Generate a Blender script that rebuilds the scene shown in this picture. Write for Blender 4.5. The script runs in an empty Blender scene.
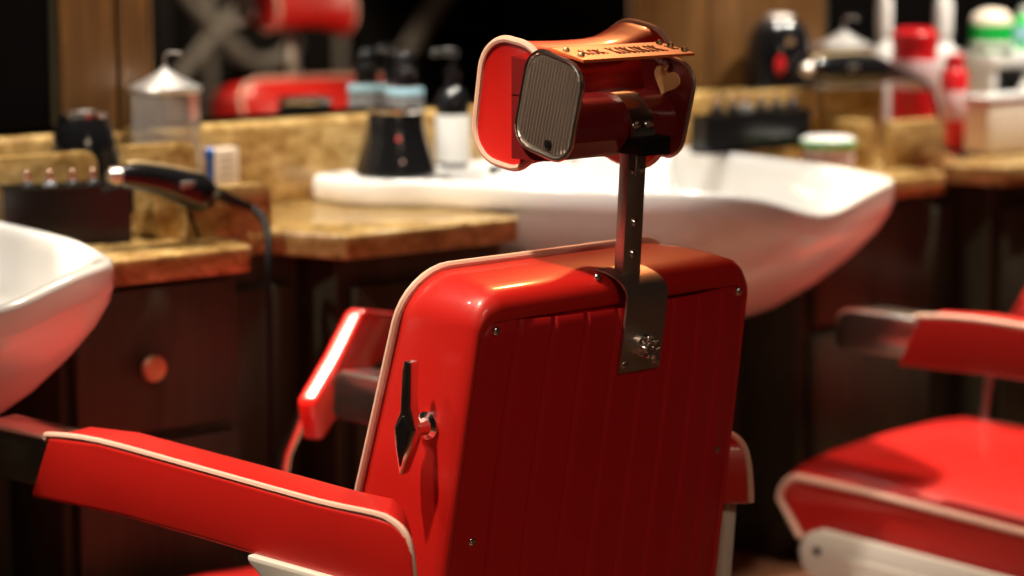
import bpy, bmesh, math, random
from mathutils import Vector, Matrix
random.seed(4)
sc = bpy.context.scene
COL = sc.collection
PI = math.pi

# ------------------------------------------------------------------ materials
def new_mat(name):
    m = bpy.data.materials.new(name); m.use_nodes = True
    nt = m.node_tree
    return m, nt, nt.nodes['Principled BSDF']

def setp(b, **k):
    for n, v in k.items():
        b.inputs[n.replace('_', ' ')].default_value = v

def plain(name, col, rough=.4, metal=0., coat=0., bump=0., bscale=200., spec=.5, var=.0):
    m, nt, b = new_mat(name)
    c = (*col, 1)
    setp(b, Base_Color=c, Roughness=rough, Metallic=metal)
    b.inputs['Coat Weight'].default_value = coat
    b.inputs['Coat Roughness'].default_value = .12
    b.inputs['Specular IOR Level'].default_value = spec
    tc = nt.nodes.new('ShaderNodeTexCoord')
    no = nt.nodes.new('ShaderNodeTexNoise'); no.inputs['Scale'].default_value = bscale
    no.inputs['Detail'].default_value = 4
    nt.links.new(tc.outputs['Object'], no.inputs['Vector'])
    if bump:
        bp = nt.nodes.new('ShaderNodeBump'); bp.inputs['Strength'].default_value = bump
        bp.inputs['Distance'].default_value = .002
        nt.links.new(no.outputs['Fac'], bp.inputs['Height'])
        nt.links.new(bp.outputs['Normal'], b.inputs['Normal'])
    if var:
        n2 = nt.nodes.new('ShaderNodeTexNoise'); n2.inputs['Scale'].default_value = 9
        nt.links.new(tc.outputs['Object'], n2.inputs['Vector'])
        mx = nt.nodes.new('ShaderNodeMix'); mx.data_type = 'RGBA'
        mx.inputs[6].default_value = c
        mx.inputs[7].default_value = (*[x * (1 - var) for x in col], 1)
        nt.links.new(n2.outputs['Fac'], mx.inputs[0])
        nt.links.new(mx.outputs[2], b.inputs['Base Color'])
    return m

def ramp_mat(name, stops, scale, rough, stretch=(1, 1, 1), detail=8, dist=0., bump=.0, coat=0.):
    m, nt, b = new_mat(name)
    tc = nt.nodes.new('ShaderNodeTexCoord'); mp = nt.nodes.new('ShaderNodeMapping')
    mp.inputs['Scale'].default_value = stretch
    no = nt.nodes.new('ShaderNodeTexNoise'); no.inputs['Scale'].default_value = scale
    no.inputs['Detail'].default_value = detail; no.inputs['Distortion'].default_value = dist
    no.inputs['Roughness'].default_value = .65
    cr = nt.nodes.new('ShaderNodeValToRGB')
    while len(cr.color_ramp.elements) < len(stops): cr.color_ramp.elements.new(.5)
    for e, (p, c) in zip(cr.color_ramp.elements, stops):
        e.position = p; e.color = (*c, 1)
    L = nt.links.new
    L(tc.outputs['Object'], mp.inputs['Vector']); L(mp.outputs['Vector'], no.inputs['Vector'])
    L(no.outputs['Fac'], cr.inputs['Fac']); L(cr.outputs['Color'], b.inputs['Base Color'])
    b.inputs['Roughness'].default_value = rough
    b.inputs['Coat Weight'].default_value = coat
    b.inputs['Coat Roughness'].default_value = .15
    if bump:
        bp = nt.nodes.new('ShaderNodeBump'); bp.inputs['Strength'].default_value = bump
        bp.inputs['Distance'].default_value = .003
        L(no.outputs['Fac'], bp.inputs['Height']); L(bp.outputs['Normal'], b.inputs['Normal'])
    return m

M = {}
M['vinyl'] = plain('red_vinyl', (.60, .013, .009), .40, bump=.12, bscale=420, spec=.5, var=.12, coat=.35)
M['gloss_vinyl'] = plain('glossy_red_vinyl', (.60, .013, .009), .3, bump=.05, bscale=420, spec=.6, var=.12, coat=.8)
M['panel'] = plain('red_back_vinyl', (.55, .009, .012), .5, bump=.12, bscale=420, spec=.3, var=.12)
M['piping'] = plain('pale_piping', (.78, .50, .40), .42, bump=.05)
M['chrome'] = plain('chrome', (.80, .78, .76), .2, 1., bump=.02, bscale=30)
M['steel'] = plain('brushed_steel', (.58, .53, .48), .42, 1., bump=.1, bscale=300)
M['ribbed'] = plain('ribbed_metal', (.52, .46, .42), .36, .85, bump=.05)
M['black_metal'] = plain('black_lacquer', (.008, .007, .007), .3, bump=.03)
M['maroon'] = plain('maroon_lacquer', (.17, .012, .013), .22, coat=.4, bump=.03, bscale=60)
M['orange'] = plain('orange_lacquer', (.75, .16, .045), .35, bump=.1, bscale=120, var=.25)
M['engrave'] = plain('engraved_marks', (.12, .02, .01), .5, bump=.1)
M['enamel'] = plain('white_enamel', (.74, .70, .62), .35, coat=.2, bump=.04, bscale=80)
M['heart'] = plain('cream_hub', (.92, .60, .26), .45, bump=.05)
M['ceramic'] = plain('white_ceramic', (.87, .86, .84), .14, coat=.5, bump=.01, bscale=10)
M['rubber'] = plain('black_rubber', (.006, .006, .006), .6, spec=.2, bump=.1)
M['black_gloss'] = plain('black_plastic', (.008, .008, .009), .13, coat=.3, bump=.01)
M['black_matte'] = plain('black_matte_plastic', (.012, .012, .012), .4, bump=.05)
M['white_plastic'] = plain('white_plastic', (.85, .85, .82), .35, bump=.02)
M['cream_plastic'] = plain('cream_plastic', (.85, .72, .58), .4, bump=.03)
M['grey_label'] = plain('silver_label', (.20, .20, .21), .38, .2, bump=.02)
M['red_plastic'] = plain('red_plastic', (.68, .012, .018), .3, bump=.02)
M['pink_label'] = plain('pale_pink_label', (.72, .52, .54), .5, bump=.02)
M['green'] = plain('green_plastic', (.006, .52, .07), .35, bump=.02)
M['blue'] = plain('blue_plastic', (.01, .10, .42), .3, bump=.02)
M['lightblue'] = plain('pale_blue_plastic', (.35, .62, .75), .35, bump=.02)
M['amber'] = plain('amber_plastic', (.55, .16, .03), .35, bump=.02)
M['brass'] = plain('brass', (.62, .46, .26), .48, 1., bump=.03)
M['copper'] = plain('copper_blade', (.75, .5, .4), .25, 1., bump=.03)
M['iron'] = plain('pale_painted_iron', (.42, .38, .34), .6, bump=.1)
M['lid_metal'] = plain('satin_lid_metal', (.72, .69, .66), .38, .9, bump=.04)
M['dark_panel'] = plain('black_wall_panel', (.0025, .002, .002), .6, spec=.03, bump=.05)
M['dark_wall'] = plain('dark_wall_paint', (.008, .006, .005), .8, bump=.1, bscale=40)
M['ceil'] = plain('ceiling_paint', (.06, .045, .035), .8, bump=.1, bscale=40)
M['marble'] = ramp_mat('travertine', [(.3, (.15, .075, .02)), (.45, (.36, .21, .065)), (.58, (.56, .37, .14)), (.75, (.74, .56, .28))], 20, .22, (1, 1, 1.6), 10, .7, .04, .5)
M['wood'] = ramp_mat('dark_walnut', [(.3, (.018, .016, .008)), (.55, (.038, .035, .017)), (.8, (.062, .056, .027))], 6, .6, (3, 3, .35), 9, .8, .06)
M['pil'] = ramp_mat('amber_oak', [(.3, (.06, .024, .005)), (.55, (.13, .056, .013)), (.8, (.23, .11, .028))], 7, .45, (5, 5, .3), 9, .6, .06)
M['floor'] = ramp_mat('terracotta_floor', [(.3, (.20, .09, .05)), (.7, (.30, .14, .08))], 5, .4, (1, 1, 1), 6, .2, .05)

m, nt, b = new_mat('mirror_glass')
setp(b, Base_Color=(.9, .9, .88, 1), Roughness=.0, Metallic=1.)
M['mirror'] = m
m, nt, b = new_mat('clear_glass')
setp(b, Base_Color=(.95, .93, .9, 1), Roughness=.05, IOR=1.3)
b.inputs['Transmission Weight'].default_value = .8
M['glass'] = m
m, nt, b = new_mat('smoked_acrylic')
setp(b, Base_Color=(.012, .012, .013, 1), Roughness=.18)
M['smoked'] = m

# ------------------------------------------------------------------ mesh helpers
def mesh_obj(name, verts, faces, mat, parent=None, smooth=True, angle=40, loc=None):
    me = bpy.data.meshes.new(name)
    me.from_pydata([tuple(v) for v in verts], [], faces)
    bm = bmesh.new(); bm.from_mesh(me)
    bmesh.ops.recalc_face_normals(bm, faces=bm.faces)
    bm.to_mesh(me); bm.free()
    return link(name, me, mat, parent, smooth, angle, loc)

def link(name, me, mat, parent=None, smooth=True, angle=40, loc=None):
    if smooth:
        for p in me.polygons: p.use_smooth = True
        try: me.set_sharp_from_angle(angle=math.radians(angle))
        except Exception: pass
    me.materials.append(mat)
    o = bpy.data.objects.new(name, me); COL.objects.link(o)
    if parent: o.parent = parent
    if loc: o.location = loc
    return o

class MB:
    """collects shapes into one mesh"""
    def __init__(s): s.v = []; s.f = []
    def add(s, v, f):
        k = len(s.v); s.v += [Vector(x) for x in v]; s.f += [tuple(i + k for i in q) for q in f]; return s
    def bm(s, bm):
        bm.verts.index_update()
        s.add([x.co.copy() for x in bm.verts], [[q.index for q in f.verts] for f in bm.faces]); bm.free(); return s
    def box(s, c, d, bev=0., seg=2, mat=None):
        bm = bmesh.new(); bmesh.ops.create_cube(bm, size=1)
        for v in bm.verts: v.co = Vector((v.co.x * d[0], v.co.y * d[1], v.co.z * d[2]))
        if bev: bmesh.ops.bevel(bm, geom=bm.edges[:], offset=bev, segments=seg, affect='EDGES', profile=.5)
        for v in bm.verts:
            if mat: v.co = mat @ v.co
            v.co += Vector(c)
        return s.bm(bm)
    def lathe(s, prof, n=28, c=(0, 0, 0), mat=None):
        vs = []; fs = []
        for r, z in prof:
            for i in range(n):
                a = 2 * PI * i / n; vs.append(Vector((r * math.cos(a), r * math.sin(a), z)))
        for j in range(len(prof) - 1):
            for i in range(n):
                k = (i + 1) % n
                fs.append((j * n + i, j * n + k, (j + 1) * n + k, (j + 1) * n + i))
        if prof[0][0] > 1e-5: fs.append(tuple(range(n))[::-1])
        if prof[-1][0] > 1e-5: fs.append(tuple((len(prof) - 1) * n + i for i in range(n)))
        if mat: vs = [mat @ v for v in vs]
        return s.add([v + Vector(c) for v in vs], fs)
    def tube(s, path, r, n=8, closed=False, cap=True):
        P = [Vector(p) for p in path]; L = len(P); vs = []; fs = []
        rr = r if isinstance(r, (list, tuple)) else [r] * L
        prev = None
        for i in range(L):
            t = (P[(i + 1) % L] - P[i - 1]) if closed else (P[min(i + 1, L - 1)] - P[max(i - 1, 0)])
            t.normalize()
            if prev is None:
                a = Vector((0, 0, 1)) if abs(t.z) < .9 else Vector((1, 0, 0))
                x = t.cross(a).normalized()
            else:
                x = (prev - t * prev.dot(t)).normalized()
            prev = x; y = t.cross(x)
            for j in range(n):
                q = 2 * PI * j / n
                vs.append(P[i] + (x * math.cos(q) + y * math.sin(q)) * rr[i])
        for i in range(L if closed else L - 1):
            for j in range(n):
                a, b_ = i * n, ((i + 1) % L) * n
                fs.append((a + j, a + (j + 1) % n, b_ + (j + 1) % n, b_ + j))
        if cap and not closed:
            fs.append(tuple(range(n))[::-1]); fs.append(tuple((L - 1) * n + j for j in range(n)))
        return s.add(vs, fs)
    def loft(s, rings, cap0=True, cap1=True, closed=True):
        n = len(rings[0]); vs = [p for r in rings for p in r]; fs = []
        for j in range(len(rings) - 1):
            for i in range(n if closed else n - 1):
                k = (i + 1) % n
                fs.append((j * n + i, j * n + k, (j + 1) * n + k, (j + 1) * n + i))
        if cap0: fs.append(tuple(range(n))[::-1])
        if cap1: fs.append(tuple((len(rings) - 1) * n + i for i in range(n)))
        return s.add(vs, fs)
    def prism(s, poly, a, b_, fn, bev=0., seg=3):
        """polygon (p,q) swept from a to b_; fn(p,q,t) -> 3D point"""
        bm = bmesh.new(); n = len(poly)
        A = [bm.verts.new(fn(p, q, a)) for p, q in poly]; B = [bm.verts.new(fn(p, q, b_)) for p, q in poly]
        bm.faces.new(A); bm.faces.new(B[::-1])
        for i in range(n): bm.faces.new((A[i], B[i], B[(i + 1) % n], A[(i + 1) % n]))
        if bev:
            es = [e for e in bm.edges if (e.calc_face_angle(0) or 0) > .6]
            bmesh.ops.recalc_face_normals(bm, faces=bm.faces)
            es = [e for e in bm.edges if len(e.link_faces) == 2 and e.calc_face_angle(0) > .55]
            bmesh.ops.bevel(bm, geom=es, offset=bev, segments=seg, affect='EDGES', profile=.5, clamp_overlap=True)
        return s.bm(bm)
    def xf(s, mat):
        s.v = [mat @ v for v in s.v]; return s
    def build(s, name, mat, parent=None, smooth=True, angle=40, loc=None):
        return mesh_obj(name, s.v, s.f, mat, parent, smooth, angle, loc)

def tag(o, label=None, cat=None, group=None, kind=None):
    if label: o['label'] = label
    if cat: o['category'] = cat
    if group: o['group'] = group
    if kind: o['kind'] = kind
    return o

def thing(name, loc, rz, label, cat, group=None):
    o = bpy.data.objects.new(name, None); COL.objects.link(o)
    o.empty_display_size = .05
    o.location = loc; o.rotation_euler = (0, 0, rz)
    return tag(o, label, cat, group)

def copy_thing(root, loc, rz, label, group=None):
    r = root.copy(); COL.objects.link(r); r.location = loc; r.rotation_euler = (0, 0, rz)
    r['label'] = label
    if group: r['group'] = group
    for ch in list(root.children):
        c = ch.copy(); COL.objects.link(c); c.parent = r
        for g in list(ch.children):
            d = g.copy(); COL.objects.link(d); d.parent = c
    return r

def smooth_path(pts, k=6, closed=False):
    P = [Vector(p) for p in pts]; n = len(P); out = []
    rng = range(n if closed else n - 1)
    for i in rng:
        if closed: p0, p1, p2, p3 = P[i - 1], P[i], P[(i + 1) % n], P[(i + 2) % n]
        else: p0, p1, p2, p3 = P[max(i - 1, 0)], P[i], P[i + 1], P[min(i + 2, n - 1)]
        for j in range(k):
            t = j / k
            out.append(.5 * ((2 * p1) + (p2 - p0) * t + (2 * p0 - 5 * p1 + 4 * p2 - p3) * t * t + (3 * p1 - p0 - 3 * p2 + p3) * t ** 3))
    if not closed: out.append(P[-1])
    return out

def rrect(hx, hy, r, n=6, cx=0., cy=0.):
    """rounded rectangle, counter-clockwise from the right-bottom corner"""
    pts = []
    for (sx, sy, a0) in ((1, -1, -PI / 2), (1, 1, 0), (-1, 1, PI / 2), (-1, -1, PI)):
        for i in range(n + 1):
            a = a0 + (PI / 2) * i / n
            pts.append((cx + sx * (hx - r) + r * math.cos(a), cy + sy * (hy - r) + r * math.sin(a)))
    return pts

# ------------------------------------------------------------------ room shell
def struct(name, mb, mat, smooth=False):
    o = mb.build(name, mat, None, smooth); o['kind'] = 'structure'; return o

WALL = 4.34
struct('floor', MB().box((3.5, 1.0, -.05), (11.4, 6.9, .1)), M['floor'])
struct('ceiling', MB().box((3.5, 1.0, 2.85), (11.4, 6.9, .1)), M['ceil'])
struct('wall_back', MB().box((3.5, WALL + .05, 1.4), (11.4, .1, 2.8)), M['wood'])
struct('wall_front', MB().box((3.5, -2.25, 1.4), (11.4, .1, 2.8)), M['dark_wall'])
struct('wall_left', MB().box((-2.05, 1.0, 1.4), (.1, 6.6, 2.8)), M['dark_wall'])
struct('wall_right', MB().box((9.05, 1.0, 1.4), (.1, 6.6, 2.8)), M['dark_wall'])
# marble upstand along the counters, and the oak posts between the mirrors
struct('trim_1', MB().box((3.0, 4.298, .962), (6.4, .076, .18), .016, 3), M['marble'], True)
def post(name, x0, x1, y0, strips):
    mb = MB().box(((x0 + x1) / 2, (y0 + WALL) / 2, 1.9), (x1 - x0, WALL - y0, 1.69), .004, 1)
    for a, b_, dy in strips:
        mb.box(((a + b_) / 2, y0 - dy / 2 + .002, 1.9), (b_ - a, dy, 1.69), .003, 1)
    return struct(name, mb, M['pil'])
post('trim_2', 2.437, 2.635, 4.275, [(2.437, 2.555, .012), (2.560, 2.572, .02)])
post('trim_3', 3.94, 4.585, 4.275, [(3.94, 4.01, .015), (4.18, 4.50, .006)])
def mirror(x0, x1, label):
    t = thing('mirror', ((x0 + x1) / 2, WALL, 1.055), 0, label, 'mirror')
    MB().box((0, -.030, .84), (x1 - x0 - .002, .056, 1.66)).build('mirror_glass', M['mirror'], t, False)
    for s in (-1, 1):
        MB().box((s * ((x1 - x0) / 2 - .006), -.031, .84), (.012, .061, 1.66), .003, 1).build('edge_strip', M['pil'], t)
    return t
mirror(2.637, 3.938, 'wide wall mirror above the marble upstand reflecting a red chair')
def panel(x0, x1, label):
    t = thing('wall_panel', ((x0 + x1) / 2, WALL, 1.055), 0, label, 'wall panel', 'black wall panels')
    MB().box((0, -.026, .84), (x1 - x0 - .03, .05, 1.66), .004, 1).build('board', M['dark_panel'], t, False)
    for q in (-1, 1): MB().box((q * ((x1 - x0) / 2 - .007), -.03, .84), (.014, .058, 1.66), .003, 1).build('edge_strip', M['wood'], t)
panel(1.0, 2.436, 'black wall panel left of the oak post, at the left edge')
panel(4.587, 6.2, 'black wall panel behind the white spray bottles on the right')

# ------------------------------------------------------------------ barber chair
TH = math.radians(8)
def W2L(x, y):
    dx, dy = x - 2.28, y - 3.0
    return (dx * math.cos(TH) + dy * math.sin(TH), -dx * math.sin(TH) + dy * math.cos(TH))
LEGREST = [(.12, .78), (.30, .745), (.297, .684), (.209, .648), (.14, .586), (.09, .535), (.025, .622), (.08, .70)]
def make_chair(loc, rz, label):
    root = thing('barber_chair', loc, rz, label, 'chair', 'red barber chairs')
    # ---- seat
    def sprof(top, grow):
        top = top - .025
        r = .055
        P = [(-.29, .15), (-.29, top)]
        for i in range(8):
            P.append((-.20 + (.90 - r - .02) * i / 7 + 0, top + (.004 if 0 < i < 7 else 0)))
        for i in range(1, 8):
            an = PI / 2 - PI / 2 * i / 7
            P.append((.70 - r + grow + r * math.cos(an), top - r + r * math.sin(an)))
        P += [(.69 + grow, .21), (.64 + grow, .15)]
        return P
    rings = []
    for u, top, g in ((-.350, .286, -.006), (-.362, .292, 0), (-.362, .300, .0), (-.345, .313, .008), (-.30, .323, .013), (-.2, .331, .017), (0, .335, .018), (.2, .331, .017), (.30, .323, .013), (.345, .313, .008), (.362, .300, 0), (.362, .292, 0), (.350, .286, -.006)):
        rings.append([Vector((u, p, q)) for p, q in sprof(top, g)])
    MB().loft(rings).build('seat', M['vinyl'], root, True, 60)
    for u in (-.360, .360):
        MB().tube([Vector((u, p, q)) for p, q in sprof(.302, .002)[1:]], .0075, 8).build('seat_piping', M['piping'], root)
    # ---- arms
    prof = [(.37, .690), (.25, .698), (.02, .691), (-.22, .683), (-.33, .683), (-.372, .681), (-.397, .667), (-.408, .642),
            (-.413, .60), (-.412, .575), (-.25, .582), (0, .590), (.2, .594), (.42, .588)]
    for s in (-1, 1):
        def fn(p, q, t, s=s):
            k = max(0., min(1., (.372 - t) / .085))
            if p < -.28: p += .085 * k * min(1., (-.28 - p) / .1)
            if q > .64: q += .004 * k
            return Vector((s * t + ARM_OFF[s], p, q))
        pr = prof if s < 0 else [(.20, .691), (.12, .695)] + prof[2:-2] + [(.12, .592), (.23, .590)]
        arm = MB().prism(pr, .287, .372, fn, .016, 4).build('arm_pad', M['vinyl'], root, True, 50)
        pts = ([(.378, .683), (.372, .690), (.25, .698)] if s < 0 else [(.206, .684), (.20, .691), (.12, .695)]) + [ (.02, .691), (-.22, .683), (-.33, .684), (-.365, .681), (-.392, .669), (-.405, .645), (-.411, .60), (-.412, .578)]
        for t in (.366,):
            MB().tube(smooth_path([fn(p, q + .001, t) for p, q in pts], 4), .0055, 8).build('piping', M['piping'], arm)
        e = .575 if s < 0 else .455
        cp = [(e - .32 if s > 0 else .30, .686), (e - .03, .687), (e - .012, .682), (e - .003, .668), (e, .618), (e - .006, .606), (e - .03, .602), (e - .32 if s > 0 else .30, .604)]
        MB().prism(cp, .294, .365, fn, .007, 3).build('arm_tip', M['chrome'], root, True, 40)
        # white enamel side bracket: bar along the seat that rises to the arm
        br = [(.60, .12), (.632, .145), (.64, .18), (.625, .212), (.585, .228), (.05, .20), (-.10, .25), (-.18, .34), (-.21, .48), (-.17, .53), (-.095, .578), (-.09, .59),
              (-.37, .585), (-.36, .45), (-.31, .28), (-.22, .16), (-.1, .12), (.3, .125), (.5, .13)]
        brk = MB().prism(br, .364, .384, fn, .006, 2)
        brk = brk.build('side_bracket', M['enamel'], root, True, 40)
        pl = [(.50, .125), (.52, .180), (.05, .160), (-.1, .2), (-.2, .3), (-.23, .52), (-.31, .52), (-.28, .34), (-.2, .2), (-.08, .15)]
        MB().prism(pl, .3835, .389, fn, .002, 1).build('raised_rib', M['enamel'], brk, True, 40)
        MB().lathe([(.009, 0), (.009, .004), (.005, .006), (0, .006)], 14, mat=Matrix.Rotation(s * PI / 2, 4, 'Y')).xf(Matrix.Translation(fn(.592, .182, .383))).build('pivot_bolt', M['black_metal'], brk)
    # ---- leg rest, swung up before the right arm
    LA = math.atan2(.407, .914) - TH
    lo = W2L(2.5, 3.52)
    def LR(p, q, t):
        t = t - (q - .65) * .32
        return Vector((lo[0] + p * math.cos(LA) - t * math.sin(LA), lo[1] + p * math.sin(LA) + t * math.cos(LA), q))
    lr = LEGREST
    lp = MB().prism(lr, -.002, .042, LR, .012, 4).build('leg_rest', M['gloss_vinyl'], root, True, 50)
    MB().tube([LR(.10, .62, .05), LR(.12, .50, .08), LR(.05, .30, .02)], .012, 10).build('leg_rest_bar', M['chrome'], lp)
    # ---- pedestal
    MB().lathe([(.30, 0), (.30, .012), (.28, .028), (.12, .05), (.075, .07), (.07, .12), (.07, .2)], 40, (0, .1, 0)).build('base', M['chrome'], root)
    # ---- back
    yaw = math.radians(-5); tl = math.radians(9)
    B0 = Vector((.053, -.411, .942))
    ub = Vector((math.cos(yaw), math.sin(yaw), 0)); fb = Vector((-math.sin(yaw), math.cos(yaw), 0)); up = Vector((0, 0, 1))
    wb = up * math.cos(tl) - fb * math.sin(tl); nb = fb * math.cos(tl) + up * math.sin(tl)
    bulge = lambda a: .026 * max(0., 1 - (a / .25) ** 2)
    taper = lambda w: .085 * (1 - math.exp(w / .10)) if w < 0 else 0.
    nf = lambda w: .157 + .17 * (.03 - w)
    BP = lambda a, w, n: B0 + ub * a + wb * w + nb * n
    BOT = -.54
    def bring(a, wt, r, frac, add, bw):
        hy = (wt - BOT) / 2; cy = (wt + BOT) / 2
        out = []
        for p, q in rrect(a, hy, r, 8, 0, cy):
            out.append(BP(p * (1 + bw * taper(q)), q, frac * nf(q) + add - bw * bulge(p)))
        return out
    R = [bring(.258, -.012, .026, 0, .004, 1), bring(.2610, -.009, .028, 0, -.003, 1), bring(.266, .000, .030, .0, -.004, 1),
         bring(.2695, .012, .034, 0, -.001, 1), bring(.2735, .021, .04, .03, 0, .95), bring(.2765, .027, .045, .10, 0, .8), bring(.2775, .029, .055, .28, 0, .55),
         bring(.275, .026, .062, .6, 0, .25), bring(.269, .019, .075, .97, 0, .0), bring(.265, .014, .078, 1., .004, 0), bring(.246, .004, .075, 1., .02, 0),
         bring(.19, -.05, .07, 1., .034, 0), bring(.1, -.14, .05, 1., .04, 0)]
    MB().loft(R).build('backrest', M['vinyl'], root, True, 55)
    pp = [p + nb * 0 for p in bring(.272, .022, .078, .985, 0, 0)]
    MB().tube(pp, .0062, 8, True).build('back_piping', M['piping'], root)
    # pleated rear panel
    NA, NW = 260, 44; vs = []; fs = []
    for j in range(NW + 1):
        w = BOT + .012 + (-.010 - BOT - .012) * j / NW
        for i in range(NA + 1):
            a = -.2590 + .518 * i / NA
            edge = min(1, (.2590 - abs(a)) / .008, (-.010 - w) / .008)
            edge = max(edge, 0) ** .5
            ph = (a + .2590) / .518 * 9
            d = abs(ph - round(ph)) * .0576          # metres to the nearest seam
            seam = 0 if round(ph) in (0, 9) else math.exp(-(d / .0028) ** 2)
            aw = a
            ws = w
            if j == NW and abs(a) > .234: ws = w - .018 * ((abs(a) - .234) / .025) ** 2
            vs.append(BP(aw * (1 + taper(ws)), ws, -bulge(a) + .002 - .006 * edge + .0050 * seam * edge))
    for j in range(NW):
        for i in range(NA):
            k = j * (NA + 1) + i; fs.append((k, k + 1, k + NA + 2, k + NA + 1))
    pan = mesh_obj('back_panel', vs, fs, M['panel'], root, True, 80)
    def screw(a, w, par, n0=None, r=.007):
        n = -bulge(a) - .004 if n0 is None else n0
        mt = Matrix.Translation(BP(a, w, n)) @ Matrix((ub, wb, -nb)).transposed().to_4x4()
        mb = MB().lathe([(r, 0), (r, .002), (r * .8, .004), (r * .3, .005), (0, .005)], 14)
        mb.box((0, 0, .005), (r * 1.5, r * .25, .0015)).box((0, 0, .005), (r * .25, r * 1.5, .0015))
        return mb.xf(mt).build('screw', M['chrome'], par)
    for a, w in ((-.244, -.022), (.249, -.020), (.246, -.27), (-.246, -.33)): screw(a, w, pan)
    # chrome clamp plate over the top edge
    A0 = .020; HW = .041
    path = [(-.105, -.0355), (-.02, -.0355), (.008, -.0345), (.0175, -.030), (.0255, -.020), (.0305, -.006), (.0325, .012), (.0325, .034)]
    v = []; f = []
    for k, (w, n) in enumerate(path):
        for a, dn in ((-HW, 0), (HW, 0), (HW, .004), (-HW, .004)):
            v.append(BP(A0 + a, w, n + dn) if k < 3 else BP(A0 + a, w - dn * .7, n + dn * .7))
    for k in range(len(path) - 1):
        for q in range(4): f.append((k * 4 + q, k * 4 + (q + 1) % 4, k * 4 + 4 + (q + 1) % 4, k * 4 + 4 + q))
    f += [(0, 1, 2, 3), tuple((len(path) - 1) * 4 + q for q in (3, 2, 1, 0))]
    plate = mesh_obj('clamp_plate', v, f, M['steel'], root, True, 30)
    for a in (-.031, .031): screw(A0 + a, -.093, plate, -.0355, .006)
    screw(A0 - .062, .028, plate, .010, .006)
    # clamp knob: fluted head with a square drive
    mt = Matrix.Translation(BP(A0, -.066, -.0355)) @ Matrix((ub, wb, -nb)).transposed().to_4x4()
    mb = MB().lathe([(.017, 0), (.017, .006), (.012, .008), (.012, .016), (.010, .02), (.004, .02), (.004, .013), (0, .013)], 20)
    for k in range(6): mb.lathe([(.0045, .004), (.0045, .02), (.002, .023), (0, .023)], 8, (.0125 * math.cos(k * PI / 3), .0125 * math.sin(k * PI / 3), 0))
    mb.xf(mt).build('clamp_knob', M['chrome'], root)
    # headrest post, more upright than the back
    t2 = math.radians(3.5)
    wp = up * math.cos(t2) - fb * math.sin(t2); np_ = fb * math.cos(t2) + up * math.sin(t2)
    pb = BP(.014, .03, .006)
    PF = lambda a, w, n: pb + ub * a + wp * w + np_ * n
    def pbox(c, d, bev=.001):
        return MB().box((0, 0, 0), d, bev, 2).xf(Matrix.Translation(PF(*c)) @ Matrix((ub, np_, wp)).transposed().to_4x4())
    pst = pbox((0, .092, 0), (.036, .018, .23)).build('headrest_post', M['steel'], root)
    def pscrew(a, w, r):
        mb = MB().lathe([(r, 0), (r, .002), (r * .7, .0035), (0, .0035)], 12).box((0, 0, .0035), (r * 1.5, r * .25, .0012))
        mb.xf(Matrix.Translation(PF(a, w, -.009)) @ Matrix((ub, wp, -np_)).transposed().to_4x4()).build('screw', M['chrome'], pst)
    for w in (.03, .075): pscrew(0, w, .0055)
    for a in (-.009, .009): pscrew(a, .150, .0042)
    pbox((-.008, .190, -.026), (.062, .050, .026), .003).build('post_clamp', M['rubber'], root)
    MB().tube([PF(-.026, .174, -.03), PF(-.026, .148, -.03)], .002, 6).build('clamp_pin', M['chrome'], root)
    # ---- lever on the left side of the back
    u0 = -.2225
    lever = MB()
    def LV(p, q, t): return Vector((u0 - t, -.279 + (p + .2165) * 1.35 - .10 * (q - .71), q + .012))
    lever.prism([(-.2195, .862), (-.2115, .864), (-.2095, .85), (-.2105, .79), (-.203, .768), (-.205, .745), (-.216, .698), (-.226, .735), (-.232, .765), (-.2225, .795)], .020, .042, LV, .004, 2)
    lv = lever.build('recline_lever', M['chrome'], root, True, 30)
    MB().prism([(-.217, .787), (-.208, .768), (-.211, .74), (-.217, .712), (-.223, .74), (-.227, .766)], .041, .0445, LV, .0015, 1).build('lever_inlay', M['black_gloss'], lv, True, 30)
    MB().lathe([(.020, 0), (.020, .008), (.013, .012), (.011, .034), (0, .034)], 20, mat=Matrix.Rotation(-PI / 2, 4, 'Y')).xf(Matrix.Translation((u0 + .004, -.294, .779))).build('lever_hub', M['chrome'], lv)
    # ---- headrest
    hy = math.radians(-4)
    H0 = Vector((.040, -.389, 0)); uh = Vector((math.cos(hy), math.sin(hy), 0)); fh = Vector((-math.sin(hy), math.cos(hy), 0))
    HP = lambda u, f_, z: H0 + uh * u + fh * f_ + up * z
    def tilt(pts, cx, cy, ang):
        ca, sa = math.cos(ang), math.sin(ang)
        return [(cx + p * ca - q * sa, cy + p * sa + q * ca) for p, q in pts]
    # saddle pad
    sec = rrect(.064, .088, .052, 8)
    prof_u = [(-.108, .92), (-.112, .99), (-.110, 1.01), (-.102, 1.01), (-.090, .985), (-.066, .96), (-.03, .945), (.005, .94), (.05, .95), (.08, .985), (.105, 1.06), (.125, 1.14), (.137, 1.18), (.146, 1.18), (.150, 1.14), (.147, 1.06)]
    rg = []
    for u, k in prof_u:
        rg.append([HP(u, p, q) for p, q in tilt([(x * k, y * k) for x, y in sec], .080, 1.217, math.radians(9))])
    c0 = Vector((0, 0, 0))
    pad = MB().loft(rg).build('headrest_pad', M['vinyl'], root, True, 60)
    for u, kk in ((-.108, 1.01), (.145, 1.18)):
        MB().tube([HP(u, p, q) for p, q in tilt([(x * kk, y * kk) for x, y in sec], .080, 1.217, math.radians(9))], .0055, 8, True).build('pad_piping', M['piping'], pad)
    # end plates
    tp = math.radians(14)
    out = tilt(rrect(.055, .070, .033, 7), -.020, 1.221, tp)
    mb = MB().prism(out, -.129, -.123, lambda p, q, t: HP(t, p, q), .002, 2)
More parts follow.
